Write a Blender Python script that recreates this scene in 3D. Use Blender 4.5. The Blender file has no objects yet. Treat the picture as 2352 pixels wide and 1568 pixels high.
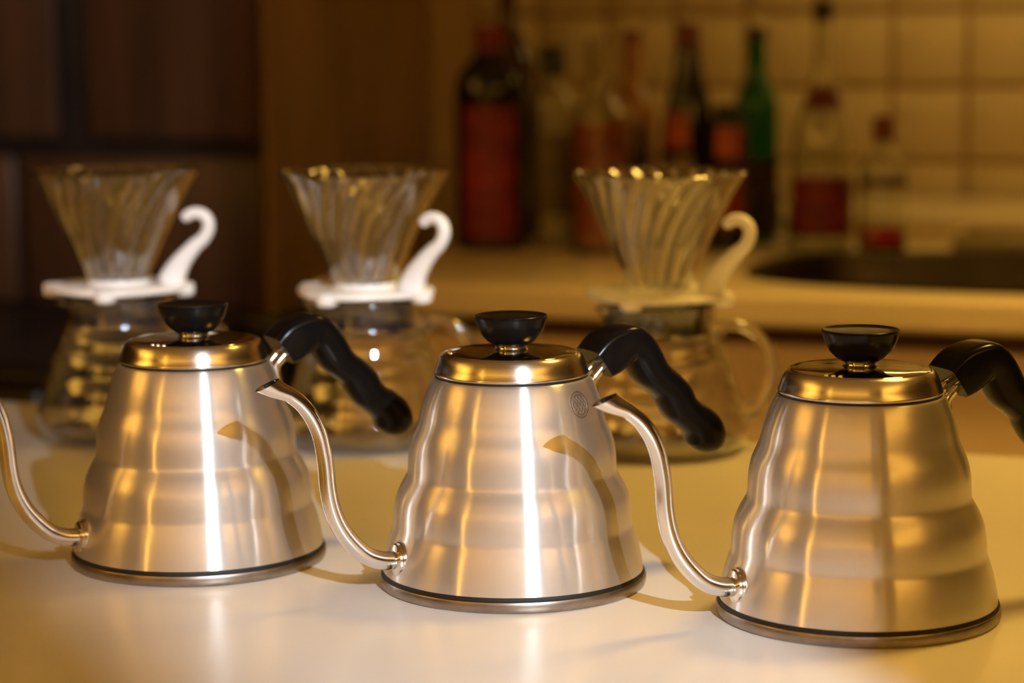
import bpy, bmesh, math, random
from mathutils import Vector, Matrix, geometry

random.seed(7)
SC = bpy.context.scene
COL = SC.collection
R = math.radians
TZ = 0.85                      # height of the table top above the floor

# ------------------------------------------------------------------ camera
cam_d = bpy.data.cameras.new('camera')
cam = bpy.data.objects.new('camera', cam_d)
COL.objects.link(cam)
SC.camera = cam
cam_d.sensor_width = 36.0
cam_d.lens = 36.0 * 5165.0 / 2352.0
cam_d.clip_start = 0.05
cam_d.clip_end = 50
YAW, PITCH, ROLL = R(20.0), 0.1343, 0.0083
fwd = Vector((-math.sin(YAW) * math.cos(PITCH), math.cos(YAW) * math.cos(PITCH), -math.sin(PITCH)))
rgt = Vector((math.cos(YAW), math.sin(YAW), 0))
upv = rgt.cross(fwd)
rg2 = rgt * math.cos(ROLL) - upv * math.sin(ROLL)
up2 = rgt * math.sin(ROLL) + upv * math.cos(ROLL)
m = Matrix((rg2, up2, -fwd)).transposed().to_4x4()
m.translation = Vector((0, 0, TZ + 0.3051))
cam.matrix_world = m
cam_d.dof.use_dof = True
cam_d.dof.focus_distance = 1.205
cam_d.dof.aperture_fstop = 4.8
cam_d.dof.aperture_blades = 0

# ------------------------------------------------------------------ world and exposure
wd = bpy.data.worlds.new('world')
SC.world = wd
wd.use_nodes = True
wd.node_tree.nodes['Background'].inputs[0].default_value = (1.0, 0.62, 0.25, 1)
wd.node_tree.nodes['Background'].inputs[1].default_value = 0.02
SC.view_settings.view_transform = 'Standard'
SC.view_settings.look = 'None'
SC.view_settings.exposure = 0.06
SC.view_settings.gamma = 1.0
SC.view_settings.use_curve_mapping = False

# ------------------------------------------------------------------ main lights
WARM = (1.0, 0.57, 0.095)
FILL_F, FILL_L, FILL_R = 32.0, 36.0, 48.0

def light(name, kind, loc, energy, color, **kw):
    d = bpy.data.lights.new(name, kind)
    d.energy = energy
    d.color = color
    for k, v in kw.items():
        setattr(d, k, v)
    o = bpy.data.objects.new(name, d)
    COL.objects.link(o)
    o.location = loc
    return o

def aim(o, direction):
    o.rotation_euler = Vector(direction).to_track_quat('-Z', 'Y').to_euler()

# cool flash head on a stand beside the camera (its added beam flaps are built with the stand below)
FL = Vector((1.165, -0.867, TZ + 1.19))
flash = light('flash_lamp', 'SPOT', FL, 315, (0.86, 0.93, 1.0), shadow_soft_size=0.009, spot_size=R(60), spot_blend=0.3)
FH = R(39.0)                                    # heading of the beam, left of +Y
aim(flash, (-math.sin(FH) * math.cos(R(23)), math.cos(FH) * math.cos(R(23)), -math.sin(R(23))))
# warm ceiling downlight above the far right part of the table
pend = light('downlight_light', 'SPOT', (0.10, 1.92, 2.325), 86, WARM, shadow_soft_size=0.19, spot_size=R(84), spot_blend=0.45)
aim(pend, (0, 0, -1))
# unseen warm fill lamps, added to brighten the ceiling that the kettles reflect
fills = []
for nm, loc, size, rot, e in (('front_fill_light', (-0.5, -2.25, 1.93), 4.6, 0, FILL_F), ('left_fill_light', (-3.05, -0.75, 1.93), 2.6, 90, FILL_L),
                              ('right_fill_light', (2.05, -0.7, 1.93), 2.6, 90, FILL_R)):
    c_ = light(nm, 'AREA', loc, e, WARM, shape='RECTANGLE', size=size, size_y=0.08)
    c_.rotation_euler = (math.pi, 0, R(rot))
    fills.append(c_)

# ------------------------------------------------------------------ material helpers
MATS = {}

def mat(name, col, rough=0.5, metal=0.0, trans=0.0, ior=1.45, aniso=0.0, coat=0.0, noise=None, bump=None,
        emit=None, estr=0.0, spec=0.5, tangent=None, aniso_rot=0.0):
    if name in MATS:
        return MATS[name]
    m = bpy.data.materials.new(name)
    m.use_nodes = True
    nt = m.node_tree
    b = nt.nodes['Principled BSDF']
    b.inputs['Base Color'].default_value = (*col, 1)
    b.inputs['Roughness'].default_value = rough
    b.inputs['Metallic'].default_value = metal
    b.inputs['Transmission Weight'].default_value = trans
    b.inputs['IOR'].default_value = ior
    b.inputs['Coat Weight'].default_value = coat
    b.inputs['Coat Roughness'].default_value = 0.12
    b.inputs['Specular IOR Level'].default_value = spec
    if aniso:
        b.inputs['Anisotropic'].default_value = aniso
        b.inputs['Anisotropic Rotation'].default_value = aniso_rot
        t = nt.nodes.new('ShaderNodeTangent')
        t.direction_type = 'RADIAL'
        t.axis = 'Z'
        nt.links.new(t.outputs[0], b.inputs['Tangent'])
    if emit:
        b.inputs['Emission Color'].default_value = (*emit, 1)
        b.inputs['Emission Strength'].default_value = estr
    tc = None
    if noise:
        # (scale xyz, amount, detail): multiplies the colour by 1 +- amount
        sc, amt, det = noise
        tc = nt.nodes.new('ShaderNodeTexCoord')
        mp = nt.nodes.new('ShaderNodeMapping')
        mp.inputs['Scale'].default_value = sc
        nz = nt.nodes.new('ShaderNodeTexNoise')
        nz.inputs['Scale'].default_value = 1.0
        nz.inputs['Detail'].default_value = det
        rp = nt.nodes.new('ShaderNodeValToRGB')
        lo = tuple(max(0, c * (1 - amt)) for c in col)
        hi = tuple(min(1, c * (1 + amt)) for c in col)
        rp.color_ramp.elements[0].position = 0.3
        rp.color_ramp.elements[1].position = 0.7
        rp.color_ramp.elements[0].color = (*lo, 1)
        rp.color_ramp.elements[1].color = (*hi, 1)
        nt.links.new(tc.outputs['Object'], mp.inputs[0])
        nt.links.new(mp.outputs[0], nz.inputs['Vector'])
        nt.links.new(nz.outputs[0], rp.inputs[0])
        nt.links.new(rp.outputs[0], b.inputs['Base Color'])
    if bump:
        sc, st, dist = bump
        tc = tc or nt.nodes.new('ShaderNodeTexCoord')
        mp = nt.nodes.new('ShaderNodeMapping')
        mp.inputs['Scale'].default_value = sc
        nz = nt.nodes.new('ShaderNodeTexNoise')
        nz.inputs['Scale'].default_value = 1.0
        nz.inputs['Detail'].default_value = 3
        bp = nt.nodes.new('ShaderNodeBump')
        bp.inputs['Strength'].default_value = st
        bp.inputs['Distance'].default_value = dist
        nt.links.new(tc.outputs['Object'], mp.inputs[0])
        nt.links.new(mp.outputs[0], nz.inputs['Vector'])
        nt.links.new(nz.outputs[0], bp.inputs['Height'])
        nt.links.new(bp.outputs[0], b.inputs['Normal'])
    MATS[name] = m
    return m

STEEL = (0.80, 0.76, 0.72)
M_body = mat('brushed steel', STEEL, rough=0.24, metal=1, aniso=1.0, aniso_rot=0.25, noise=((40, 40, 1800), 0.05, 2))
def add_rough_lobe(m, col, rough, fac):
    nt = m.node_tree
    b = nt.nodes['Principled BSDF']
    o = nt.nodes['Material Output']
    g = nt.nodes.new('ShaderNodeBsdfPrincipled')
    g.inputs['Base Color'].default_value = (*col, 1)
    g.inputs['Metallic'].default_value = 1
    g.inputs['Roughness'].default_value = rough
    mx = nt.nodes.new('ShaderNodeMixShader')
    mx.inputs[0].default_value = fac
    nt.links.new(b.outputs[0], mx.inputs[1])
    nt.links.new(g.outputs[0], mx.inputs[2])
    nt.links.new(mx.outputs[0], o.inputs[0])
add_rough_lobe(M_body, STEEL, 0.64, 0.30)
M_steel = mat('polished steel', (0.80, 0.77, 0.73), rough=0.14, metal=1, noise=((60, 60, 60), 0.04, 2))
M_lid = mat('satin lid steel', (0.80, 0.76, 0.71), rough=0.24, metal=1, aniso=0.7, aniso_rot=0.25, noise=((40, 40, 40), 0.03, 2))
M_mirror = mat('mirror steel', (0.70, 0.66, 0.61), rough=0.05, metal=1, noise=((40, 40, 40), 0.03, 2))
M_ring = mat('dull steel', (0.33, 0.28, 0.24), rough=0.34, metal=1, noise=((90, 90, 200), 0.15, 3))
M_gap = mat('black gap', (0.004, 0.004, 0.004), rough=0.6, noise=((50, 50, 50), 0.1, 1))  # near-black that paints the shade in the kettle's gaps
M_black = mat('black resin', (0.005, 0.0045, 0.0045), rough=0.22, spec=0.22, bump=((900, 900, 900), 0.05, 0.0002))
M_knob = mat('black knob', (0.005, 0.0045, 0.0045), rough=0.24, spec=0.22, bump=((900, 900, 900), 0.04, 0.0002))
M_emb = mat('etched steel', (0.48, 0.38, 0.29), rough=0.45, metal=1, noise=((300, 300, 300), 0.1, 1))
M_glass = mat('clear glass', (0.98, 0.985, 0.97), rough=0.0, trans=1, ior=1.47, coat=1.0)
M_glass.node_tree.nodes['Principled BSDF'].inputs['Coat Roughness'].default_value = 0.07
M_white = mat('white plastic', (0.92, 0.92, 0.94), rough=0.30, spec=0.5, noise=((60, 60, 60), 0.02, 1))
M_liner = mat('dark neck band', (0.035, 0.035, 0.045), rough=0.18, noise=((80, 80, 80), 0.1, 1))
M_table = mat('white laminate', (0.83, 0.80, 0.77), rough=0.26, noise=((6, 6, 6), 0.025, 3), bump=((420, 420, 420), 0.03, 0.0004))
M_tabedge = mat('table edge', (0.55, 0.48, 0.40), rough=0.5, noise=((8, 8, 8), 0.05, 2))

# ------------------------------------------------------------------ mesh helpers
CACHE = {}

def link(name, me, material, parent=None, loc=None, rotz=0.0):
    o = bpy.data.objects.new(name, me)
    COL.objects.link(o)
    if material is not None and len(me.materials) == 0:
        me.materials.append(material)
    if parent is not None:
        o.parent = parent
    if loc is not None:
        o.location = loc
    if rotz:
        o.rotation_euler = (0, 0, rotz)
    return o

def mesh(name, verts, faces, smooth=True, angle=35):
    me = bpy.data.meshes.new(name)
    me.from_pydata([tuple(v) for v in verts], [], faces)
    me.validate()
    bm = bmesh.new()
    bm.from_mesh(me)
    bmesh.ops.recalc_face_normals(bm, faces=bm.faces[:])
    bm.to_mesh(me)
    bm.free()
    if smooth:
        me.polygons.foreach_set('use_smooth', [True] * len(me.polygons))
        me.set_sharp_from_angle(angle=R(angle))
    me.update()
    return me

def empty(name, loc, rotz=0.0):
    o = bpy.data.objects.new(name, None)
    COL.objects.link(o)
    o.location = loc
    o.rotation_euler = (0, 0, rotz)
    o.empty_display_size = 0.05
    return o

def tag(o, label, cat, group=None, kind=None):
    o['label'] = label
    o['category'] = cat
    if group:
        o['group'] = group
    if kind:
        o['kind'] = kind
    return o

def struct(o, label=None):
    o['kind'] = 'structure'
    if label:
        o['label'] = label
    return o

def lathe_vf(prof, seg=96, closed=False):
    """prof: list of (r, z); r==0 ends become poles. closed: join last to first."""
    V, F, rings = [], [], []
    for r, z in prof:
        if r < 1e-7:
            rings.append([len(V)])
            V.append((0, 0, z))
        else:
            s = len(V)
            for i in range(seg):
                a = 2 * math.pi * i / seg
                V.append((r * math.cos(a), r * math.sin(a), z))
            rings.append(list(range(s, s + seg)))
    n = len(rings)
    for k in range(n if closed else n - 1):
        A, B = rings[k], rings[(k + 1) % n]
        for i in range(seg):
            j = (i + 1) % seg
            if len(A) == 1 and len(B) == 1:
                continue
            if len(A) == 1:
                F.append((A[0], B[j], B[i]))
            elif len(B) == 1:
                F.append((A[i], A[j], B[0]))
            else:
                F.append((A[i], A[j], B[j], B[i]))
    return V, F

def lathe(key, prof, seg=96, closed=False, angle=35):
    if key in CACHE:
        return CACHE[key]
    V, F = lathe_vf(prof, seg, closed)
    CACHE[key] = mesh(key, V, F, True, angle)
    return CACHE[key]

def catmull(pts, n):
    """resample a list of tuples with a Catmull-Rom curve, n steps per span"""
    out = []
    P = [tuple(2 * a - b for a, b in zip(pts[0], pts[1]))] + list(pts) + [tuple(2 * a - b for a, b in zip(pts[-1], pts[-2]))]
    for i in range(1, len(P) - 2):
        for k in range(n):
            t = k / n
            out.append(tuple(0.5 * (2 * p1 + (p2 - p0) * t + (2 * p0 - 5 * p1 + 4 * p2 - p3) * t * t + (3 * p1 - p0 - 3 * p2 + p3) * t ** 3)
                             for p0, p1, p2, p3 in zip(P[i - 1], P[i], P[i + 1], P[i + 2])))
    out.append(tuple(pts[-1]))
    return out

def sweep_vf(path, seg=32, cap0=True, cap1=True):
    """path: (u, z, half thickness in plane, half width across, superellipse power); lies in the local XZ plane"""
    V, F = [], []
    n = len(path)
    for i, (u, z, a, b, p) in enumerate(path):
        u0, z0 = path[max(i - 1, 0)][:2]
        u1, z1 = path[min(i + 1, n - 1)][:2]
        d = Vector((u1 - u0, 0, z1 - z0)).normalized()
        nn = Vector((-d.z, 0, d.x))
        for k in range(seg):
            t = 2 * math.pi * k / seg
            c, s = math.cos(t), math.sin(t)
            x = math.copysign(abs(c) ** (2 / p), c) * a
            y = math.copysign(abs(s) ** (2 / p), s) * b
            V.append(Vector((u, 0, z)) + nn * x + Vector((0, 1, 0)) * y)
    for i in range(n - 1):
        for k in range(seg):
            j = (k + 1) % seg
            F.append((i * seg + k, i * seg + j, (i + 1) * seg + j, (i + 1) * seg + k))
    if cap0:
        F.append(tuple(range(seg - 1, -1, -1)))
    if cap1:
        F.append(tuple((n - 1) * seg + k for k in range(seg)))
    return V, F

def tube3_vf(pts, radii, seg=16, caps=True):
    V, F = [], []
    n = len(pts)
    pts = [Vector(p) for p in pts]
    ref = Vector((0.123, 0.91, 0.2)).normalized()
    for i, p in enumerate(pts):
        d = (pts[min(i + 1, n - 1)] - pts[max(i - 1, 0)]).normalized()
        a = (ref - d * ref.dot(d)).normalized()
        b = d.cross(a)
        r = radii[i] if isinstance(radii, (list, tuple)) else radii
        for k in range(seg):
            t = 2 * math.pi * k / seg
            V.append(p + a * (r * math.cos(t)) + b * (r * math.sin(t)))
    for i in range(n - 1):
        for k in range(seg):
            j = (k + 1) % seg
            F.append((i * seg + k, i * seg + j, (i + 1) * seg + j, (i + 1) * seg + k))
    if caps:
        F.append(tuple(range(seg - 1, -1, -1)))
        F.append(tuple((n - 1) * seg + k for k in range(seg)))
    return V, F

def box_mesh(key, x0, x1, y0, y1, z0, z1, bev=0.0, segs=2):
    if key in CACHE:
        return CACHE[key]
    bm = bmesh.new()
    bmesh.ops.create_cube(bm, size=1)
    for v in bm.verts:
        v.co = Vector((x0 + (v.co.x + .5) * (x1 - x0), y0 + (v.co.y + .5) * (y1 - y0), z0 + (v.co.z + .5) * (z1 - z0)))
    if bev:
        bmesh.ops.bevel(bm, geom=bm.edges[:], offset=bev, segments=segs, affect='EDGES', profile=0.5)
    me = bpy.data.meshes.new(key)
    bm.to_mesh(me)
    bm.free()
    if bev:
        me.polygons.foreach_set('use_smooth', [True] * len(me.polygons))
        me.set_sharp_from_angle(angle=R(50))
    CACHE[key] = me
    return me

_n = [0]
def box(name, x0, x1, y0, y1, z0, z1, material, parent=None, bev=0.0, segs=2):
    """world/parent-space box with its origin at the box's bottom centre"""
    cx, cy = (x0 + x1) / 2, (y0 + y1) / 2
    _n[0] += 1
    me = box_mesh('%s_mesh_%d' % (name, _n[0]), x0 - cx, x1 - cx, y0 - cy, y1 - cy, 0, z1 - z0, bev, segs)
    return link(name, me, material, parent, (cx, cy, z0))

# ------------------------------------------------------------------ the room
WB = 3.40                                        # back wall face
M_plaster = mat('warm plaster', (0.50, 0.36, 0.22), rough=0.85, noise=((3, 3, 3), 0.06, 4))
M_front = mat('room wall', (0.74, 0.64, 0.50), rough=0.8, noise=((2, 2, 2), 0.08, 3))
M_ceil = mat('ceiling paint', (0.75, 0.68, 0.56), rough=0.9, noise=((2, 2, 2), 0.04, 2))
M_floor = mat('floor boards', (0.16, 0.09, 0.045), rough=0.45, noise=((3, 30, 3), 0.3, 4))
M_grout = mat('tile grout', (0.33, 0.20, 0.10), rough=0.9, noise=((25, 25, 25), 0.12, 3))
M_tile = mat('cream tile', (0.52, 0.43, 0.29), rough=0.22, noise=((7, 7, 7), 0.06, 2))
CEIL = 2.40
struct(box('floor', -3.2, 2.2, -2.4, WB, -0.06, 0.0, M_floor))
struct(box('ceiling', -3.2, 2.2, -2.4, WB, CEIL, CEIL + 0.06, M_ceil))
struct(box('wall_left', -3.26, -3.2, -2.4, WB, 0.0, CEIL, M_front))
struct(box('wall_right', 2.2, 2.26, -2.4, WB, 0.0, CEIL, mat('dark wall panelling', (0.12, 0.065, 0.03), rough=0.5, noise=((3, 20, 2), 0.25, 3))))
struct(box('wall_front', -3.2, 2.2, -2.46, -2.4, 0.0, CEIL, M_front))
wall = struct(box('wall_back', -3.2, 2.2, WB, WB + 0.06, 0.0, CEIL, M_plaster))
wx, wy = wall.location.x, wall.location.y
# made-up ledges that carry the added fill lamps
M_fill_ledge = mat('fill lamp ledge', (0.70, 0.60, 0.46), rough=0.8, noise=((3, 3, 3), 0.05, 2))
struct(box('trim_2', -2.9, 1.9, -2.399, -2.16, 1.86, 1.90, M_fill_ledge))
struct(box('trim_3', -3.199, -2.95, -2.15, 2.6, 1.86, 1.90, M_fill_ledge))
struct(box('trim_4', 1.95, 2.199, -2.15, 1.6, 1.86, 1.90, M_fill_ledge))
# tiled field with grout bed, tiles proud of the joints
T0X, T1X, PIT = -1.2956, 1.1684, 0.112
TZ0, NROW = TZ + 0.0047, 8
gb = box('grout_bed', T0X - wx, T1X - wx, WB - 0.004 - wy, WB + 0.001 - wy, TZ0, TZ0 + NROW * PIT, M_grout, wall)
tile_me = box_mesh('wall_tile', -PIT / 2 + 0.004, PIT / 2 - 0.004, -0.009, 0.0, -PIT / 2 + 0.004, PIT / 2 - 0.004, 0.0022, 2)
tile_me.materials.append(M_tile)
ncol = int(round((T1X - T0X) / PIT))
for i in range(ncol):
    for j in range(NROW):
        t = bpy.data.objects.new('tile', tile_me)
        COL.objects.link(t)
        t.parent = wall
        t.location = (T0X + (i + .5) * PIT - wx, WB - 0.002 - wy + random.uniform(-.0006, .0006), TZ0 + (j + .5) * PIT)
        t.rotation_euler = (random.uniform(-.006, .006), 0, random.uniform(-.006, .006))

# ------------------------------------------------------------------ table
tab = empty('kitchen_table', (-0.45, 1.10, 0))
tag(tab, 'white laminate table carrying the three steel kettles and the glass carafes', 'table')
def tabbox(name, x0, x1, y0, y1, z0, z1, mt, bev=0.0):
    return box(name, x0 + 0.45, x1 + 0.45, y0 - 1.10, y1 - 1.10, z0, z1, mt, tab, bev)
tabbox('table_top', -1.60, 0.70, 0.50, 1.64, TZ - 0.035, TZ, M_table, 0.003)
for sx in (-1.52, 0.56):
    for sy in (0.56, 1.52):
        tabbox('leg', sx, sx + 0.06, sy, sy + 0.06, 0, TZ - 0.035, M_tabedge, 0.004)
tabbox('apron', -1.46, 0.56, 1.54, 1.565, TZ - 0.12, TZ - 0.035, M_tabedge)
tabbox('apron', -1.46, 0.56, 0.575, 0.60, TZ - 0.12, TZ - 0.035, M_tabedge)

# ------------------------------------------------------------------ back counter
CZ = TZ + 0.03
M_counter = mat('pale worktop', (0.82, 0.70, 0.50), rough=0.32, noise=((5, 5, 5), 0.05, 3))
M_door = mat('beige cabinet front', (0.80, 0.63, 0.45), rough=0.5, noise=((4, 4, 30), 0.06, 3))
M_carc = mat('cabinet carcass', (0.16, 0.09, 0.05), rough=0.7, noise=((5, 5, 5), 0.1, 2))
M_hand = mat('satin handle', (0.55, 0.50, 0.42), rough=0.3, metal=1, noise=((60, 60, 60), 0.05, 1))
M_sink = mat('sink steel', (0.055, 0.045, 0.038), rough=0.36, metal=1, noise=((30, 30, 30), 0.1, 2))

# worktop with a hole for the basin
SX0, SX1, SY0, SY1 = -0.63, 0.12, 2.425, 2.83
def sink_loop(grow=0.0, n=64):
    cx, cy = (SX0 + SX1) / 2, (SY0 + SY1) / 2
    a, b = (SX1 - SX0) / 2 + grow, (SY1 - SY0) / 2 + grow
    out = []
    for i in range(n):
        t = 2 * math.pi * i / n
        c, s = math.cos(t), math.sin(t)
        out.append((cx + math.copysign(abs(c) ** (2 / 3.2), c) * a, cy + math.copysign(abs(s) ** (2 / 3.2), s) * b))
    return out
def worktop():
    X0, X1, Y0, Y1, th = -1.098, 1.40, 2.345, 3.0, 0.036
    outer = [(X0, Y0), (X1, Y0), (X1, Y1), (X0, Y1)]
    hole = sink_loop()
    V = [(x, y, 0) for x, y in outer] + [(x, y, 0) for x, y in hole]
    tris = geometry.tessellate_polygon([[Vector(v) for v in V[:4]], [Vector(v) for v in V[4:]]])
    N = len(V)
    ox, oy = (X0 + X1) / 2, (Y0 + Y1) / 2
    VV = [(x - ox, y - oy, th) for x, y, _ in V] + [(x - ox, y - oy, 0) for x, y, _ in V]
    F = [tuple(t) for t in tris] + [tuple(N + i for i in reversed(t)) for t in tris]
    for i in range(4):
        j = (i + 1) % 4
        F.append((i, j, N + j, N + i))
    h = len(hole)
    for i in range(h):
        j = (i + 1) % h
        F.append((4 + i, 4 + j, N + 4 + j, N + 4 + i))
    o = link('worktop', mesh('worktop', VV, F, False), M_counter, None, (ox, oy, CZ - th))
    md = o.modifiers.new('round', 'BEVEL')
    md.width = 0.006
    md.segments = 3
    md.limit_method = 'ANGLE'
    md.angle_limit = R(60)
    return o
tag(worktop(), 'long pale worktop along the tiled wall carrying the bottles and the sink', 'worktop')

sk = empty('sink_basin', ((SX0 + SX1) / 2, (SY0 + SY1) / 2, CZ - 0.17))
tag(sk, 'dark steel oval sink basin let into the worktop', 'sink')
def sink_mesh():
    cx, cy = (SX0 + SX1) / 2, (SY0 + SY1) / 2
    levels = [(0.012, .1735), (0.009, .1752), (-0.001, .1740), (-0.004, .1690), (-0.010, .06), (-0.03, .012), (-0.07, .0)]
    V, F = [], []
    n = 64
    for g, z in levels:
        V += [(x - cx, y - cy, z) for x, y in sink_loop(g, n)]
    for k in range(len(levels) - 1):
        for i in range(n):
            j = (i + 1) % n
            F.append((k * n + i, k * n + j, (k + 1) * n + j, (k + 1) * n + i))
    F.append(tuple((len(levels) - 1) * n + i for i in range(n)))
    return mesh('sink_basin', V, F)
link('basin', sink_mesh(), M_sink, sk)
link('drain', lathe('drain', [(0, .004), (.02, .004), (.032, .006), (.036, .003), (.036, .0005)], 32), M_hand, sk)

# shallow steel tray beyond the sink
tr = empty('dish_tray', (-0.28, 2.915, CZ))
tag(tr, 'shallow grey steel dish tray beside the back rim of the sink', 'tray')
M_tray = mat('grey tray steel', (0.30, 0.28, 0.20), rough=0.35, metal=0.8, noise=((20, 20, 20), 0.1, 2))
box('tray_floor', -.160, .160, -.062, .062, 0.004, 0.008, M_tray, tr)
for sy in (-1, 1):
    box('long_rim', -.165, .165, sy * .062 - .004, sy * .062 + .004, 0.0, 0.022, M_tray, tr, 0.002)
for sx in (-1, 1):
    box('short_rim', sx * .161 - .004, sx * .161 + .004, -.058, .058, 0.0, 0.022, M_tray, tr, 0.002)

# raised ledge between worktop and tiles
struct(box('trim_1', -1.098, 1.40, 3.0, WB - 0.013, CZ - 0.2, TZ + 0.062, M_counter, None, 0.004))

# base cabinets, one thing each
def base_cabinet(x0, x1, label, nd=1):
    cx = (x0 + x1) / 2
    o = empty('base_cabinet', (cx, 2.70, 0))
    tag(o, label, 'cabinet', 'beige base cabinets under the worktop')
    w = (x1 - x0) / 2
    box('body', -w + .001, w - .001, -.30, .298, 0.10, CZ - (0.18 if nd == 2 else 0.037), M_carc, o)
    if nd == 2:
        box('front_rail', -w + .001, w - .001, -.30, -.286, CZ - 0.179, CZ - 0.037, M_carc, o)
    box('plinth', -w + .001, w - .001, -.27, -.25, 0.0, 0.10, M_carc, o)
    dw = 2 * w / nd
    for k in range(nd):
        d = box('door', -w + k * dw + .002, -w + (k + 1) * dw - .002, -.320, -.301, 0.11, CZ - 0.060, M_door, o, 0.003)
        box('handle', .5 * dw - .05, .5 * dw - .035, -.030, -.0105, 0.18, 0.32, M_hand, d, 0.003)
base_cabinet(-1.095, -0.640, 'beige base cabinet below the dark liqueur bottle at the worktop end')
base_cabinet(-0.640, 0.120, 'wide double-door beige base cabinet beneath the sink', 2)
base_cabinet(0.120, 0.760, 'single-door beige base cabinet just past the sink')
base_cabinet(0.760, 1.398, 'beige base cabinet at the far end of the worktop')

# wall cabinet with a warm strip lamp below it
wc = empty('wall_cabinet', (-0.05, 3.22, TZ + 0.62))
tag(wc, 'beige wall cabinet hung on the tiles above the sink', 'cabinet')
box('body', -.9, .9, -.15, .165, 0.0, 0.62, M_carc, wc)
for k in range(3):
    d = box('door', -.9 + k * .6 + .002, -.9 + (k + 1) * .6 - .002, -.17, -.151, 0.0, 0.62, M_door, wc, 0.003)
    box('handle', .2, .215, -.028, -.0105, 0.03, 0.15, M_hand, d, 0.003)
sl = empty('strip_lamp', (-0.35, 3.16, TZ + 0.60))
tag(sl, 'warm glowing strip lamp under the wall cabinet', 'lamp')
M_lampw = mat('lamp casing', (0.6, 0.55, 0.45), rough=0.4, noise=((20, 20, 20), 0.03, 1))
M_glow = mat('warm diffuser', (0.9, 0.8, 0.6), rough=0.4, emit=(1.0, 0.62, 0.14), estr=10.0)
box('casing', -.30, .30, -.03, .03, 0.008, 0.0195, M_lampw, sl, 0.002)
box('diffuser', -.29, .29, -.025, .025, 0.0, 0.0075, M_glow, sl, 0.002)

# tall dark cabinet at the left
M_dwood = mat('dark stained wood', (0.055, 0.022, 0.009), rough=0.42, noise=((30, 30, 2.5), 0.35, 4))
M_dside = mat('dark wood side panel', (0.32, 0.19, 0.10), rough=0.5, noise=((9, 6, 2), 0.28, 3))
M_blk = mat('black lacquer', (0.012, 0.010, 0.010), rough=0.35, noise=((10, 10, 10), 0.15, 2))
tc_ = empty('tall_cabinet', (-1.90, 3.09, 0))
tag(tc_, 'tall dark stained wooden cabinet with split doors at the wall end', 'cabinet')
def tcb(name, x0, x1, y0, y1, z0, z1, mt, par=None, bev=0.0):
    return box(name, x0 + 1.90, x1 + 1.90, y0 - 3.09, y1 - 3.09, z0, z1, mt, tc_ if par is None else par, bev)
tcb('carcass', -2.42, -1.381, 2.822, 3.385, TZ - 0.075, 2.25, M_blk)
tcb('side_panel', -1.380, -1.372, 2.800, 3.387, TZ - 0.075, 2.25, M_dside, None, 0.002)
tcb('base_unit', -2.42, -1.372, 2.830, 3.385, 0.0, TZ - 0.076, M_blk, None, 0.003)
d = tcb('door', -1.655, -1.384, 2.800, 2.821, TZ + 0.168, 2.245, M_dwood, None, 0.006)
d = tcb('door', -1.768, -1.384, 2.800, 2.821, TZ - 0.070, TZ + 0.142, M_dwood, None, 0.006)
d = tcb('door', -2.41, -1.705, 2.800, 2.821, TZ + 0.168, 2.245, M_dwood, None, 0.006)
box('handle', .28, .295, -.036, -.0115, 0.30, 0.48, M_hand, d, 0.003)
d = tcb('door', -2.41, -1.780, 2.800, 2.821, TZ - 0.070, TZ + 0.142, M_dwood, None, 0.006)
# small black oven standing before the tall cabinet
bo = empty('black_oven', (-1.85, 2.50, 0))
tag(bo, 'black lacquered low oven unit in front of the tall dark cabinet', 'oven')
box('body', -.55, .45, -.26, .26, 0.05, TZ - 0.095, M_blk, bo, 0.008)
box('top_plate', -.56, .46, -.27, .27, TZ - 0.0945, TZ - 0.075, M_blk, bo, 0.006)
box('oven_door', -.50, .40, -.285, -.262, 0.12, TZ - 0.22, M_blk, bo, 0.006)
box('handle', -.40, .30, -.312, -.287, TZ - 0.20, TZ - 0.185, M_hand, bo, 0.004)
for sx in (-.5, .4):
    for sy in (-.2, .2):
        link('foot', lathe('oven_foot', [(0, 0), (.02, 0), (.022, .02), (.018, .049), (0, .049)], 20), M_blk, bo, (sx, sy, 0))

# round ceiling lamp above the right end of the table
pl = empty('ceiling_lamp', (0.10, 1.92, 2.34))
tag(pl, 'round warm ceiling lamp above the table end', 'lamp')
M_shade = mat('cream lamp shade', (0.75, 0.62, 0.42), rough=0.6, noise=((20, 20, 20), 0.04, 2))
link('housing', lathe('lamp_housing', [(.19, 0), (.205, .004), (.21, .03), (.20, .0595), (0, .0595), (0, .03), (.185, .03), (.185, 0)], 64, True), M_shade, pl)
# flash head on a light stand, with two unseen flaps added to trim its beam
fs = empty('studio_flash', (FL.x, FL.y, 0))
tag(fs, 'black studio flash head on a light stand, with flaps added to cut its beam', 'studio flash')
bd = Vector((-math.sin(FH), math.cos(FH), 0))
lat = Vector((math.cos(FH), math.sin(FH), 0))
def flap(name, dist, ang, width, side):
    e = Vector((-math.sin(R(ang)), math.cos(R(ang)), 0)) * dist
    q = e + lat * (side * width)
    n_ = bd * 0.003
    vs = []
    for z in (FL.z - 0.50, FL.z + 0.12):
        for p in (e, q, q + n_, e + n_):
            vs.append((p.x, p.y, z))
    return link(name, mesh(name, vs, [(0, 1, 2, 3), (7, 6, 5, 4), (0, 4, 5, 1), (1, 5, 6, 2), (2, 6, 7, 3), (3, 7, 4, 0)], False), M_black, fs)
flap('beam_flap', 0.62, 35.5, 0.34, 1)
flap('beam_flap', 0.33, 42.7, 0.32, -1)
V_, F_ = lathe_vf([(0, -.22), (.06, -.22), (.068, -.21), (.068, -.03), (.072, .0), (.066, .0), (.062, -.03), (.062, -.10), (0, -.10)], 40)
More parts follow.
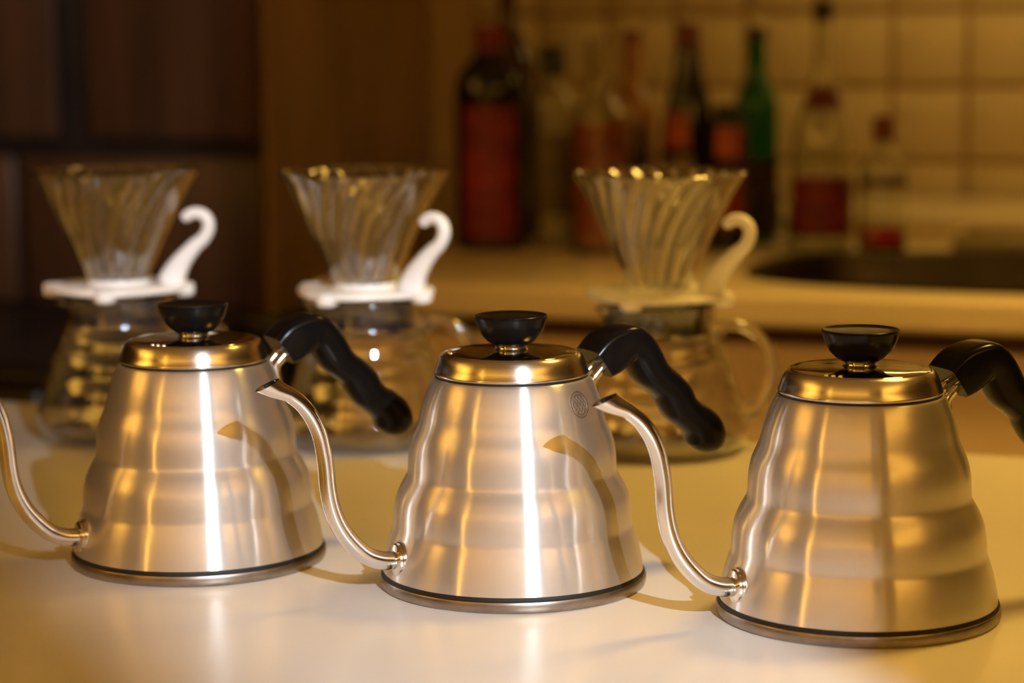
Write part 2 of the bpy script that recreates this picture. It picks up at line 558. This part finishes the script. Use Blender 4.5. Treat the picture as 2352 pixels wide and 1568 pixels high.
rot = Vector((-math.sin(FH) * math.cos(R(23)), math.cos(FH) * math.cos(R(23)), -math.sin(R(23)))).to_track_quat('Z', 'Y').to_matrix()
link('head', mesh('flash_head', [rot @ Vector(v) for v in V_], F_), M_black, fs, (0, 0, FL.z))
back = bd * -0.10
link('stand_pole', lathe('flash_pole', [(0, 0), (.014, 0), (.014, 1.2), (.010, 1.21), (.010, FL.z - .03), (0, FL.z - .03)], 20), M_black, fs, (back.x, back.y, 0))
for q in range(3):
    a_ = R(30 + 120 * q)
    V_, F_ = tube3_vf([(back.x, back.y, .45), (back.x + .34 * math.cos(a_), back.y + .34 * math.sin(a_), .012)], .010, 12)
    link('stand_leg', mesh('flash_leg_%d' % q, V_, F_), M_black, fs)
# unseen dark cupboard by the left wall, added to darken the kettle edges
cb = empty('cupboard_prop', (-2.95, 1.55, 0))
tag(cb, 'unseen dark cupboard by the side wall, added to darken the kettle edges', 'cupboard')
box('carcass', -.24, .22, -1.05, 1.05, 0.0, 1.845, M_blk, cb)
for k in range(3):
    d = box('door', .221, .242, -1.05 + k * .7 + .002, -1.05 + (k + 1) * .7 - .002, 0.08, 1.84, M_dwood, cb, 0.004)
    box('handle', .0115, .035, .22, .235, 0.85, 1.05, M_hand, d, 0.003)
# dark wardrobe added behind the camera for dark bands in the kettles
wr = empty('wardrobe_prop', (-2.60, -1.30, 0))
tag(wr, 'unseen dark wardrobe standing by the side wall', 'wardrobe_prop')
box('carcass', -.30, .30, -.60, .60, 0.0, 2.15, M_blk, wr)
for k in (-1, 0):
    d = box('door', .301, .322, k * .6 + .002, (k + 1) * .6 - .002, 0.08, 2.14, M_dwood, wr, 0.004)
    box('handle', .0115, .035, (.2 if k else -.21), (.215 if k else -.195), 0.95, 1.15, M_hand, d, 0.003)
# slim glowing floor lamp behind the camera on the left
fl = empty('floor_lamp', (-1.15, -0.25, 0))
tag(fl, 'slim floor lamp with an upright amber glowing tube', 'lamp')
M_amber = mat('amber tube', (0.9, 0.6, 0.2), rough=0.4, emit=(1.0, 0.50, 0.06), estr=6.5)
link('base', lathe('lamp_base', [(0, 0), (.13, 0), (.13, .015), (.02, .025), (.016, .06), (0, .06)], 40), M_black, fl)
link('tube', lathe('lamp_tube', [(0, .0605), (.022, .0605), (.022, 1.95), (0, 1.95)], 24), M_amber, fl)
link('cap', lathe('lamp_cap', [(0, 1.951), (.024, 1.951), (.024, 1.98), (0, 1.985)], 24), M_black, fl)

# ------------------------------------------------------------------ steel gooseneck kettle
BODY = [(.0736, .0080), (.0733, .0105), (.0728, .0140), (.0720, .0180), (.0710, .0225), (.0699, .0265), (.0686, .0305), (.0674, .0340),
        (.06715, .0380), (.0669, .0420), (.0664, .0460), (.0656, .0500), (.0643, .0535), (.0625, .0573), (.0605, .0608), (.0590, .0640),
        (.0586, .0690), (.0584, .0730), (.0580, .0770), (.0571, .0815), (.0558, .0855), (.0543, .0888), (.0530, .0918),
        (.0519, .0952), (.0511, .0990), (.0500, .1035), (.0487, .1075), (.0472, .1113), (.0457, .1147), (.0440, .1176)]
BODY_FINE = [(r, z) for r, z in catmull(BODY, 3)]

def body_r(z):
    for (r0, z0), (r1, z1) in zip(BODY, BODY[1:]):
        if z0 <= z <= z1:
            return r0 + (r1 - r0) * (z - z0) / (z1 - z0)
    return BODY[0][0] if z < BODY[0][1] else BODY[-1][0]

def spout_mesh():
    if 'spout' in CACHE:
        return CACHE['spout']
    P = [(.0675, .0205), (.0745, .0205), (.0815, .0213), (.0893, .0245), (.0965, .0308), (.1030, .0388), (.1075, .0470), (.1105, .0562),
         (.1121, .0662), (.1128, .0764), (.1140, .0852), (.1162, .0950), (.1203, .1042), (.1262, .1120), (.1330, .1175)]
    P = catmull(P, 4)
    n = len(P)
    path = [(-u, z, .0052 - .0010 * i / n, .0052 - .0010 * i / n, 2.0) for i, (u, z) in enumerate(P)]
    seg = 28
    V, F = sweep_vf(path, seg, True, False)
    # cut the mouth: an inclined opening, then a short bore going back in
    def ring(cu, cz, au, az, b):
        s = len(V)
        for k in range(seg):
            t = 2 * math.pi * k / seg
            c, sn = math.cos(t), math.sin(t)
            V.append(Vector((-(cu - au * c), b * sn, cz + az * c)))
        return s
    last = (n - 1) * seg
    # the sweep's in-plane normal points up/left or down: test its orientation against the mouth ring
    top_k = max(range(seg), key=lambda k: V[last + k].z)
    rings = [last]
    rings.append(ring(.1400, .1205, .0046, .0034, .0041))
    rings.append(ring(.1453, .1236, .0066, .0030, .0041))
    rings.append(ring(.1452, .1236, .0058, .0026, .0034))
    rings.append(ring(.1400, .1203, .0034, .0030, .0032))
    rings.append(ring(.1310, .1160, .0020, .0026, .0030))
    flip = top_k > seg // 4 and top_k < 3 * seg // 4
    for a, b in zip(rings, rings[1:]):
        for k in range(seg):
            j = (k + 1) % seg
            ka, ja = k, j
            if a == last and flip:
                ka, ja = (seg // 2 - k) % seg, (seg // 2 - j) % seg
            F.append((a + ka, a + ja, b + j, b + k))
    F.append(tuple(rings[-1] + k for k in range(seg)))
    CACHE['spout'] = mesh('spout', V, F, True, 50)
    return CACHE['spout']

def collar_mesh():
    if 'collar' in CACHE:
        return CACHE['collar']
    V, F = lathe_vf([(.0052, -.004), (.0098, -.004), (.0100, -.001), (.0094, .0005), (.0086, .0007), (.0090, .0016), (.0086, .0028), (.0072, .0034), (.0052, .0036)], 40)
    V = [Vector((-v[2], v[1], v[0])) for v in V]
    CACHE['collar'] = mesh('collar', V, F, True, 40)
    return CACHE['collar']

def handle_mesh():
    if 'handle' in CACHE:
        return CACHE['handle']
    H = [(.0530, .1212, .0086, .0127, 7.0), (.0575, .1243, .0098, .0129, 7.0), (.0630, .1283, .0102, .0129, 6.5), (.0690, .1313, .0095, .0127, 5.5),
         (.0752, .1316, .0087, .0124, 4.2), (.0808, .1278, .0084, .0122, 3.0), (.0850, .1212, .0088, .0120, 2.6), (.0890, .1145, .0088, .0119, 2.4),
         (.0945, .1092, .0080, .0116, 2.3), (.1006, .1042, .0082, .0115, 2.3), (.1056, .0978, .0090, .0117, 2.3), (.1095, .0915, .0088, .0117, 2.2),
         (.1150, .0865, .0082, .0114, 2.2), (.1210, .0820, .0090, .0115, 2.2), (.1256, .0765, .0100, .0117, 2.2), (.1278, .0708, .0098, .0112, 2.2),
         (.1284, .0668, .0082, .0094, 2.2), (.1285, .0640, .0056, .0064, 2.1), (.1285, .0627, .0025, .0030, 2.0)]
    H = [(u, z, a * (1.08 if i < 4 else 1.20), b * 1.08, p) for i, (u, z, a, b, p) in enumerate(H)]
    P = catmull(H, 4)
    V, F = sweep_vf(P, 36, True, True)
    CACHE['handle'] = mesh('handle', V, F, True, 42)
    return CACHE['handle']

def rod_mesh():
    if 'rod' in CACHE:
        return CACHE['rod']
    pts = catmull([(.0512, 0, .0965), (.0500, 0, .1040), (.0490, 0, .1090), (.0494, 0, .1130), (.0525, 0, .1165), (.0560, 0, .1200), (.0600, 0, .1240)], 4)
    V, F = tube3_vf(pts, .0026, 14)
    CACHE['rod'] = mesh('rod', V, F, True, 50)
    return CACHE['rod']

def emblem_mesh():
    """oval etched mark lying on the body: an outline and a lattice of strokes, as one thin shell"""
    V, F = [], []
    zc, rad = .1063, .0068
    def pt(x, y, lift=.00022):
        z = zc + y
        r = body_r(z) + lift
        a = x / body_r(zc)
        return Vector((r * math.cos(a), r * math.sin(a), z))
    def stroke(pts, w):
        s = len(V)
        for i, p in enumerate(pts):
            a, b = pts[max(i - 1, 0)], pts[min(i + 1, len(pts) - 1)]
            d = Vector((b[0] - a[0], b[1] - a[1])).normalized()
            nx, ny = -d.y * w, d.x * w
            for lift in (.00012, .00030):
                V.append(pt(p[0] + nx, p[1] + ny, lift))
                V.append(pt(p[0] - nx, p[1] - ny, lift))
        for i in range(len(pts) - 1):
            a, b = s + 4 * i, s + 4 * (i + 1)
            F.append((a + 2, a + 3, b + 3, b + 2))
            F.append((a, b, b + 1, a + 1))
            F.append((a, a + 2, b + 2, b))
            F.append((a + 1, b + 1, b + 3, a + 3))
    for rr, w in ((rad, .00040), (rad * .80, .00022)):
        stroke([(rr * math.cos(2 * math.pi * i / 48), rr * math.sin(2 * math.pi * i / 48)) for i in range(49)], w)
    for k in (-2, -1, 0, 1, 2):
        off = k * .0021
        L = math.sqrt(max(0, (rad * .78) ** 2 - off ** 2))
        c, s = math.cos(R(55)), math.sin(R(55))
        for sg in (1, -1):
            stroke([(-off * s + t * L * c, sg * (off * c + t * L * s)) for t in (-1, -.5, 0, .5, 1)], .00024)
    return mesh('emblem', V, F, False)

def kettle(loc, az, label, lid_rot, emblem=None):
    k = empty('gooseneck_kettle', loc, az)
    tag(k, label, 'kettle', 'brushed steel gooseneck kettles in a row')
    link('body', lathe('kettle_body', BODY_FINE + [(.0432, .1180), (0, .1180)], 160, angle=60), M_body, k)
    link('base_ring', lathe('kettle_base', [(0, 0), (.0738, 0), (.0748, .0007), (.0752, .0020), (.0752, .0052), (.0747, .0062), (.0742, .0064), (0, .0064)], 160), M_ring, k)
    link('base_gap_shade', lathe('kettle_base_gap', [(0, .0063), (.0744, .0063), (.0744, .0074), (.0738, .0086), (0, .0086)], 128), M_gap, k)  # black disc painted in as the shade between body and base ring
    link('rim_gap_shade', lathe('kettle_rim_gap', [(0, .1179), (.0430, .1179), (.0430, .1193), (0, .1193)], 128), M_gap, k)  # black disc painted in as the shade under the lid edge
    ld = link('lid', lathe('kettle_lid', [(0, .1190), (.0425, .1190), (.0433, .1194), (.0435, .1201), (.0432, .1209), (.0427, .1217), (.0421, .1240), (.0411, .1268), (.0399, .1292),
                                         (.0390, .1302), (.0380, .1308), (.0372, .1310), (0, .1310)], 160, angle=50), M_lid, k)
    link('lid_top', lathe('kettle_lid_top', [(.0374, .1309), (.0372, .1312), (.0360, .1315), (.0300, .1320), (.0180, .1325), (.0080, .1327), (0, .1327)], 160, angle=50), M_mirror, ld)
    link('knob_stem', lathe('kettle_stem', [(0, .1325), (.0090, .1325), (.0094, .1329), (.0090, .1334), (.0084, .1336), (.0083, .1339), (.0087, .1342), (.0087, .1350), (.0080, .1354), (0, .1354)], 64, angle=50), M_steel, ld)
    link('knob', lathe('kettle_knob', [(0, .1350), (.0086, .1350), (.0103, .1355), (.0132, .1374), (.0160, .1403), (.0181, .1437), (.0195, .1474), (.0202, .1502), (.0204, .1512), (.0203, .1518),
                                       (.0199, .1521), (.0193, .1520), (.0186, .1515), (.0150, .1511), (0, .1508)], 96, angle=40), M_knob, ld)
    for i in (-1, 0, 1):
        a = lid_rot - az + i * .115
        link('steam_hole', lathe('steam_hole', [(0, .0001), (.0007, .0001), (.0008, .0006), (.0012, .0008), (.0015, .0003), (.0015, -.0004)], 20), M_steel, ld, (.0345 * math.cos(a), .0345 * math.sin(a), .13145))
    sp = link('spout', spout_mesh(), M_steel, k)
    link('spout_collar', collar_mesh(), M_steel, k, (-.0705, 0, .0205))
    hd = link('handle', handle_mesh(), M_black, k)
    for s in (-1, 1):
        link('bracket_rod', rod_mesh(), M_steel, k, (0, s * .0058, 0))
    if emblem is not None:
        link('emblem', emblem_mesh(), M_emb, k, None, emblem - az)
    return k

kettle((-0.6239, 1.1673, TZ), R(47), 'leftmost steel gooseneck kettle, its spout running out of the frame', R(20 - 118))
kettle((-0.4261, 1.1694, TZ), R(47), 'middle steel gooseneck kettle standing between the two others', R(20 - 172), R(20 - 41))
kettle((-0.2282, 1.1621, TZ), R(40), 'rightmost steel gooseneck kettle, its black handle cut by the frame', R(20 - 122))

# ------------------------------------------------------------------ glass carafe
def carafe_profile():
    key = [(.0505, .0010), (.0585, .0022), (.0635, .0060), (.0660, .0120), (.0662, .0180), (.0650, .0235), (.0632, .0290),
           (.0622, .0330), (.0612, .0390), (.0588, .0455), (.0566, .0505), (.0557, .0540), (.0546, .0600), (.0520, .0660), (.0496, .0700),
           (.0486, .0735), (.0470, .0790), (.0440, .0840), (.0418, .0880), (.0408, .0930), (.0406, .0990), (.0412, .1040), (.0424, .1078)]
    return catmull(key, 3)

def carafe_mesh():
    if 'carafe' in CACHE:
        return CACHE['carafe']
    out = carafe_profile()
    th = .0024
    inn = [(max(r - th, 0), z) for r, z in out if z > .004]
    prof = [(0, .0022), (.040, .0022), (.0480, .0004)] + out + [(.0418, .1090), (.0404, .1090)] + list(reversed(inn)) + [(.0500, .0052), (0, .0052)]
    seg = 128
    V, F = lathe_vf(prof, seg)
    # pouring lip: pull the rim out on the -X side
    V2 = []
    for x, y, z in V:
        if z > .092:
            a = math.atan2(y, -x)
            g = math.exp(-(a / .24) ** 2) * ((z - .092) / .017) ** 2
            r = math.hypot(x, y)
            if r > 1e-6:
                x, y = x * (1 + .16 * g), y * (1 + .16 * g)
                z -= .002 * g
        V2.append((x, y, z))
    CACHE['carafe'] = mesh('carafe', V2, F, True, 50)
    return CACHE['carafe']

def carafe_handle_mesh():
    if 'carafe_handle' in CACHE:
        return CACHE['carafe_handle']
    pts = catmull([(.0422, 0, .0880), (.0475, 0, .0915), (.0560, 0, .0925), (.0660, 0, .0895), (.0755, 0, .0820), (.0820, 0, .0710), (.0845, 0, .0590),
                   (.0830, 0, .0470), (.0785, 0, .0370), (.0715, 0, .0295), (.0640, 0, .0265)], 4)
    n = len(pts)
    rad = [.0046 + (.0020 if i < 4 or i > n - 6 else 0) for i in range(n)]
    V, F = tube3_vf(pts, rad, 20)
    CACHE['carafe_handle'] = mesh('carafe_handle', V, F, True, 50)
    return CACHE['carafe_handle']

def carafe(loc, az, label):
    c = empty('glass_carafe', loc, az)
    tag(c, label, 'carafe', 'clear glass carafes behind the kettles')
    link('glass_body', carafe_mesh(), M_glass, c)
    link('handle', carafe_handle_mesh(), M_glass, c)
    link('neck_band', lathe('neck_band', [(.0374, .0880), (.0376, .0885), (.0376, .1075), (.0374, .1080), (.0352, .1080), (.0352, .0880)], 96, True), M_liner, c)
    return c

# ------------------------------------------------------------------ glass cone dripper
def cone_mesh():
    """outer cone plus an inner face with twelve long and twelve short curved ribs; one solid shell of glass"""
    if 'cone' in CACHE:
        return CACHE['cone']
    z0, z1 = .0058, .0920                      # above the flange underside
    nz, seg = 44, 288
    V, F = [], []
    def rout(t):
        return .0215 + (.0625 - .0215) * t + .0016 * max(0, t - .86) / .14 - .0012 * math.sin(math.pi * t)
    def ring(fr, z):
        s = len(V)
        for i in range(seg):
            a = 2 * math.pi * i / seg
            r = fr(a)
            V.append((r * math.cos(a), r * math.sin(a), z))
        return s
    rings = []
    for k in range(nz + 1):
        t = k / nz
        def fr(a, t=t):
            # shallow outer flutes follow the ribs
            return rout(t)
        rings.append(ring(fr, z0 + (z1 - z0) * t))
    rings.append(ring(lambda a: .0631, z1 + .0011))
    rings.append(ring(lambda a: .0618, z1 + .0013))
    for k in range(nz, -1, -1):
        t = k / nz
        tw = .10 * t + .42 * t * t
        env = min(1, (1 - t) / .07) * min(1, t / .05)
        short = max(0, min(1, (t - .42) / .08)) * min(1, (1 - t) / .07)
        def fr(a, t=t, tw=tw, env=env, short=short):
            r = rout(t) - .0030
            ph = 12 * (a - tw) / (2 * math.pi)
            d = abs(ph - round(ph))
            long_ = math.exp(-(d / .10) ** 2)
            d2 = abs(ph - .5 - round(ph - .5))
            sh = math.exp(-(d2 / .10) ** 2)
            return r - .0027 * (.55 + .45 * t) * (long_ * env + sh * short)
        rings.append(ring(fr, z0 + (z1 - z0) * t))
    m_ = len(rings)
    for k in range(m_):
        a, b = rings[k], rings[(k + 1) % m_]
        for i in range(seg):
            j = (i + 1) % seg
            F.append((a + i, a + j, b + j, b + i))
    CACHE['cone'] = mesh('cone', V, F, True, 60)
    return CACHE['cone']

def flange_mesh():
    if 'flange' in CACHE:
        return CACHE['flange']
    n = 128
    def outline(a):
        c = abs(math.cos(2 * a))
        return .0505 + .0048 * c ** 2 if True else 0
    V, F = [], []
    lv = [(.0, -.0016), (.0010, 0), (.0040, 0), (.0052, -.0014)]
    rings = []
    for z, dr in lv:
        s = len(V)
        for i in range(n):
            a = 2 * math.pi * i / n
            r = outline(a) + dr
            V.append((r * math.cos(a), r * math.sin(a), z))
        rings.append(s)
    s = len(V)
    for z, rr in ((.0052, .0225), (.0, .0225)):
        for i in range(n):
            a = 2 * math.pi * i / n
            V.append((rr * math.cos(a), rr * math.sin(a), z))
    rings += [s, s + n]
    m_ = len(rings)
    for k in range(m_):
        a, b = rings[k], rings[(k + 1) % m_]
        for i in range(n):
            j = (i + 1) % n
            F.append((a + i, a + j, b + j, b + i))
    CACHE['flange'] = mesh('flange', V, F, True, 50)
    return CACHE['flange']

def dripper_handle_mesh():
    if 'dhandle' in CACHE:
        return CACHE['dhandle']
    H = [(.0400, .0045, .0100, .0075, 2.4), (.0425, .0100, .0098, .0070, 2.4), (.0470, .0185, .0082, .0062, 2.3), (.0535, .0270, .0066, .0056, 2.2),
         (.0605, .0345, .0056, .0052, 2.1), (.0666, .0396, .0050, .0050, 2.0), (.0703, .0455, .0048, .0049, 2.0), (.0712, .0512, .0047, .0048, 2.0),
         (.0692, .0562, .0046, .0047, 2.0), (.0646, .0592, .0045, .0046, 2.0), (.0590, .0594, .0044, .0045, 2.0), (.0545, .0570, .0043, .0044, 2.0),
         (.0525, .0552, .0036, .0038, 2.0), (.0515, .0543, .0020, .0022, 2.0)]
    V, F = sweep_vf(catmull(H, 5), 28, True, True)
    CACHE['dhandle'] = mesh('dhandle', V, F, True, 50)
    return CACHE['dhandle']

def dripper(loc, az, label):
    d = empty('cone_dripper', loc, az)
    tag(d, label, 'dripper', 'ribbed glass cone drippers on the carafes')
    link('glass_cone', cone_mesh(), M_glass, d)
    f = link('flange', flange_mesh(), M_white, d)
    for q in range(4):
        a = q * math.pi / 2
        link('nub', lathe('nub', [(0, -.0042), (.0062, -.0042), (.0078, -.0030), (.0084, .0006), (.0080, .0050), (.0060, .0060), (0, .0060)], 28), M_white, f, (.0505 * math.cos(a), .0505 * math.sin(a), 0))
    link('socket', lathe('socket', [(.0190, -.0120), (.0205, -.0120), (.0222, .0000), (.0240, .0053), (.0242, .0080), (.0236, .0092), (.0229, .0086), (.0222, .0054), (.0195, .0054)], 72, True), M_white, d)
    link('handle', dripper_handle_mesh(), M_white, d)
    return d

FZ = TZ + 0.1137
CAR = [(-0.8787, 1.5244), (-0.6829, 1.5531), (-0.4626, 1.5897)]
carafe((*CAR[0], TZ), R(22), 'clear glass carafe behind the leftmost kettle')
carafe((*CAR[1], TZ), R(18), 'clear glass carafe seen between the leftmost and middle kettles')
carafe((*CAR[2], TZ), R(22), 'clear glass carafe seen between the middle and rightmost kettles')
dripper((*CAR[0], FZ), R(20 - 2), 'ribbed glass dripper with white handle, leftmost, before the dark cabinet')
dripper((*CAR[1], FZ), R(20 - 31), 'ribbed glass dripper with white handle turned forward, middle of the three')
dripper((*CAR[2], FZ), R(20 - 27), 'ribbed glass dripper with white handle, standing before the bottles')

# ------------------------------------------------------------------ bottles on the worktop
def glassmat(name, col, rough=0.02):
    return mat(name, col, rough=rough, trans=1, ior=1.48)
G_clear = glassmat('bottle clear glass', (0.90, 0.92, 0.86))
G_green = glassmat('bottle green glass', (0.02, 0.42, 0.13))
G_pink = glassmat('bottle rose glass', (0.86, 0.66, 0.52))
G_dark = mat('bottle dark glass', (0.006, 0.005, 0.004), rough=0.08, spec=0.6, noise=((30, 30, 30), 0.1, 1))
G_brown = mat('bottle brown glass', (0.05, 0.016, 0.008), rough=0.10, spec=0.6, noise=((30, 30, 30), 0.1, 1))
L_red = mat('red label', (0.21, 0.014, 0.022), rough=0.5, noise=((14, 14, 55), 0.55, 3))
L_pale = mat('orange red label', (0.40, 0.075, 0.05), rough=0.5, noise=((20, 20, 45), 0.4, 2))
L_wine = mat('wine red label', (0.16, 0.010, 0.012), rough=0.45, noise=((20, 20, 50), 0.5, 2))
C_red = mat('red cap', (0.16, 0.004, 0.007), rough=0.35, noise=((30, 30, 30), 0.15, 2))
C_black = mat('black cap', (0.010, 0.009, 0.008), rough=0.4, noise=((30, 30, 30), 0.15, 2))
C_wine = mat('dark red cap', (0.12, 0.010, 0.010), rough=0.35, noise=((30, 30, 30), 0.15, 2))
Q_pink = mat('rose drink', (0.48, 0.12, 0.085), rough=0.2, noise=((10, 10, 10), 0.08, 2))
Q_wine = mat('dark red drink', (0.055, 0.006, 0.006), rough=0.2, noise=((10, 10, 10), 0.1, 2))
Q_red = mat('ruby drink', (0.60, 0.012, 0.05), rough=0.2, noise=((10, 10, 10), 0.1, 2))

def prof_at(prof, z):
    for (r0, z0), (r1, z1) in zip(prof, prof[1:]):
        if z0 <= z <= z1 and z1 > z0:
            return r0 + (r1 - r0) * (z - z0) / (z1 - z0)
    return prof[-1][0]

def band_mesh(key, prof, z0, z1, a0, a1, lift=.0006, th=.0005):
    """label: a thin curved sheet following the bottle between two heights and two angles (degrees)"""
    nz, na = 10, 40
    full = (a1 - a0) >= 359.9
    V, F = [], []
    for sh in (0, 1):
        for i in range(nz + 1):
            z = z0 + (z1 - z0) * i / nz
            r = prof_at(prof, z) + lift + sh * th
            for k in range(na + 1):
                a = R(a0 + (a1 - a0) * k / na)
                V.append((r * math.cos(a), r * math.sin(a), z))
    w = na + 1
    S = (nz + 1) * w
    for i in range(nz):
        for k in range(na):
            q = (i * w + k, i * w + k + 1, (i + 1) * w + k + 1, (i + 1) * w + k)
            F.append(tuple(reversed(q)))
            F.append(tuple(S + x for x in q))
    for i in range(nz):
        F.append((i * w, (i + 1) * w, S + (i + 1) * w, S + i * w))
        F.append((i * w + na, S + i * w + na, S + (i + 1) * w + na, (i + 1) * w + na))
    for k in range(na):
        F.append((k, S + k, S + k + 1, k + 1))
        F.append((nz * w + k, nz * w + k + 1, S + nz * w + k + 1, S + nz * w + k))
    return mesh(key, V, F, True, 50)

def bottle(name, loc, prof, gm, label, cat='bottle', hollow=True, cap=None, liquid=None, labels=()):
    """prof: outer (r, z) from the foot up to the mouth; cap: (material, r, z0, z1); liquid: (material, level)"""
    b = empty(name, (loc[0], loc[1], CZ))
    tag(b, label, cat, 'bottles on the back worktop')
    P = catmull(prof, 4)
    P = [(max(r, .001), max(z, 0)) for r, z in P]
    th = .0026
    if hollow:
        inn = [(max(r - th, .002), z) for r, z in P if z > .008]
        full = [(0, .002), (P[0][0] * .8, .0015)] + P + list(reversed(inn)) + [(max(inn[0][0] - .006, .002), .006), (0, .007)]
    else:
        full = [(0, .001)] + P + [(0, P[-1][1])]
    link('glass', lathe(label + ' glass', full, 56, angle=50), gm, b)
    if liquid:
        lm, lev = liquid
        lp = [(0, .0074)] + [(max(r - th - .0004, .0015), z) for r, z in P if .0085 < z < lev]
        lp += [(lp[-1][0], lev), (0, lev)]
        link('drink', lathe(label + ' drink', lp, 56, angle=50), lm, b)
    if cap:
        cm, cr, c0, c1 = cap
        link('cap', lathe(label + ' cap', [(0, P[-1][1] + .0003), (cr * .6, P[-1][1] + .0003), (cr * .92, P[-1][1] + .0003), (cr * .94, c0), (cr, c0), (cr, c1 - .002), (cr * .9, c1), (0, c1)] if c0 < P[-1][1]
                         else [(0, c0), (cr * .9, c0), (cr, c0 + .002), (cr, c1 - .002), (cr * .9, c1), (0, c1)], 40, angle=40), cm, b)
    for i, (lm, z0, z1, a0, a1) in enumerate(labels):
        link('label', band_mesh('%s label %d' % (label, i), P, z0, z1, a0, a1), lm, b)
    return b

FACE = -70.0                                   # world angle that faces the camera
# dark liqueur bottle with red cap and tall red label
bottle('liqueur_bottle', (-1.0346, 2.7684), [(.043, 0), (.0465, .004), (.047, .02), (.047, .10), (.047, .19), (.0455, .212), (.039, .232), (.027, .246), (.0195, .256), (.0180, .265), (.0180, .284)],
       G_dark, 'dark bottle with red cap and tall red label, leftmost on the worktop', hollow=False,
       cap=(C_red, .0195, .233 + .024, .291), labels=[(L_red, .014, .188, FACE - 48, FACE + 42)])
bottle('spirit_bottle', (-1.0600, 2.905), [(.034, 0), (.0365, .004), (.037, .02), (.037, .22), (.034, .250), (.020, .280), (.0125, .300), (.0118, .33), (.0118, .365)],
       G_brown, 'tall brown bottle whose neck rises behind the red-capped dark bottle', hollow=False, cap=(C_black, .0130, .333, .372))
bottle('spirit_bottle', (-0.9597, 2.8011), [(.028, 0), (.0305, .004), (.031, .02), (.031, .10), (.031, .175), (.029, .193), (.022, .205), (.0155, .214), (.0142, .222), (.0142, .252)],
       G_clear, 'clear glass bottle with a black cap beside the red-labelled bottle', cap=(C_black, .0160, .224, .264),
       labels=[(mat('smoky label', (0.12, 0.08, 0.035), rough=0.5, noise=((20, 20, 40), 0.3, 2)), .045, .150, FACE - 40, FACE + 55)])
bottle('rose_bottle', (-0.8787, 2.7477), [(.033, 0), (.0365, .004), (.037, .02), (.037, .10), (.037, .160), (.0355, .174), (.029, .186), (.020, .198), (.0158, .215), (.0150, .24), (.0150, .275)],
       G_clear, 'clear bottle half filled with pink drink behind the ribbed dripper', liquid=(Q_pink, .166))
bottle('rose_bottle', (-0.8800, 2.895), [(.030, 0), (.0325, .004), (.033, .02), (.033, .12), (.033, .165), (.030, .185), (.019, .202), (.0130, .215), (.0122, .24), (.0122, .276)],
       G_pink, 'slim rose tinted bottle behind the pink drink bottle', cap=(C_wine, .0135, .268, .284))
bottle('cordial_bottle', (-0.8490, 2.8300), [(.011, 0), (.0125, .003), (.013, .012), (.013, .09), (.0125, .115), (.010, .132), (.0065, .143), (.006, .150)],
       G_dark, 'thin dark little bottle between the rose bottle and black wine bottle', hollow=False, cap=(C_black, .0072, .146, .160))
bottle('wine_bottle', (-0.8024, 2.8948), [(.034, 0), (.0365, .004), (.037, .02), (.037, .10), (.0365, .130), (.034, .158), (.029, .188), (.0225, .215), (.0175, .240), (.0150, .258), (.0146, .270), (.0150, .2885)],
       G_dark, 'black wine bottle with sloping shoulders and dark red foil', hollow=False, cap=(C_wine, .0160, .262, .292),
       labels=[(L_pale, .128, .176, FACE - 62, FACE - 2), (mat('cream label', (0.30, 0.20, 0.10), rough=0.5, noise=((30, 30, 40), 0.3, 2)), .060, .118, FACE - 55, FACE + 5)])
bottle('bitters_bottle', (-0.7277, 2.8188), [(.021, 0), (.0235, .003), (.024, .012), (.024, .10), (.024, .150), (.0225, .163), (.019, .170), (.0185, .176)],
       G_dark, 'squat black bottle with two red labels before the green bottle', hollow=False, cap=(C_black, .0200, .172, .188),
       labels=[(L_pale, .122, .160, FACE - 45, FACE + 35), (L_red, .030, .108, FACE - 45, FACE + 45)])
bottle('green_bottle', (-0.7157, 2.9176), [(.026, 0), (.0285, .004), (.029, .02), (.029, .10), (.029, .172), (.0270, .190), (.0210, .206), (.0150, .222), (.0130, .240), (.0122, .262), (.0125, .280)],
       G_green, 'green glass bottle filled with dark red drink', liquid=(Q_wine, .112), cap=(C_black, .0136, .268, .286),
       labels=[(mat('black wine label', (0.022, 0.004, 0.004), rough=0.45, noise=((20, 20, 50), 0.5, 2)), .012, .110, FACE - 88, FACE + 88)])
bottle('vial', (-0.6601, 2.8368), [(.009, 0), (.0112, .002), (.0116, .008), (.0116, .048), (.0105, .060), (.0075, .066), (.0070, .072), (.0078, .076)],
       G_clear, 'tiny clear glass vial between the green and the long-necked bottles')
bottle('spirit_bottle', (-0.6153, 2.8612), [(.035, 0), (.0385, .004), (.039, .02), (.039, .085), (.0385, .118), (.0350, .150), (.0270, .178), (.0190, .200), (.0135, .222), (.0112, .245), (.0104, .27), (.0106, .302)],
       G_clear, 'long-necked clear bottle with dark red label and black stopper', cap=(C_black, .0128, .292, .318),
       labels=[(L_wine, .020, .096, FACE - 80, FACE + 80), (C_wine, .181, .208, FACE - 80, FACE + 80)])
bottle('syrup_bottle', (-0.5279, 2.8177), [(.026, 0), (.0295, .003), (.030, .012), (.030, .06), (.030, .092), (.0275, .108), (.019, .122), (.0125, .130), (.0110, .138), (.0110, .150)],
       G_clear, 'small clear bottle with red round cap and ruby drink at its foot', liquid=(Q_red, .034), cap=(C_wine, .0136, .143, .174),
       labels=[(mat('dark band label', (0.06, 0.025, 0.012), rough=0.5, noise=((30, 30, 40), 0.3, 2)), .088, .0995, FACE - 70, FACE + 70)])
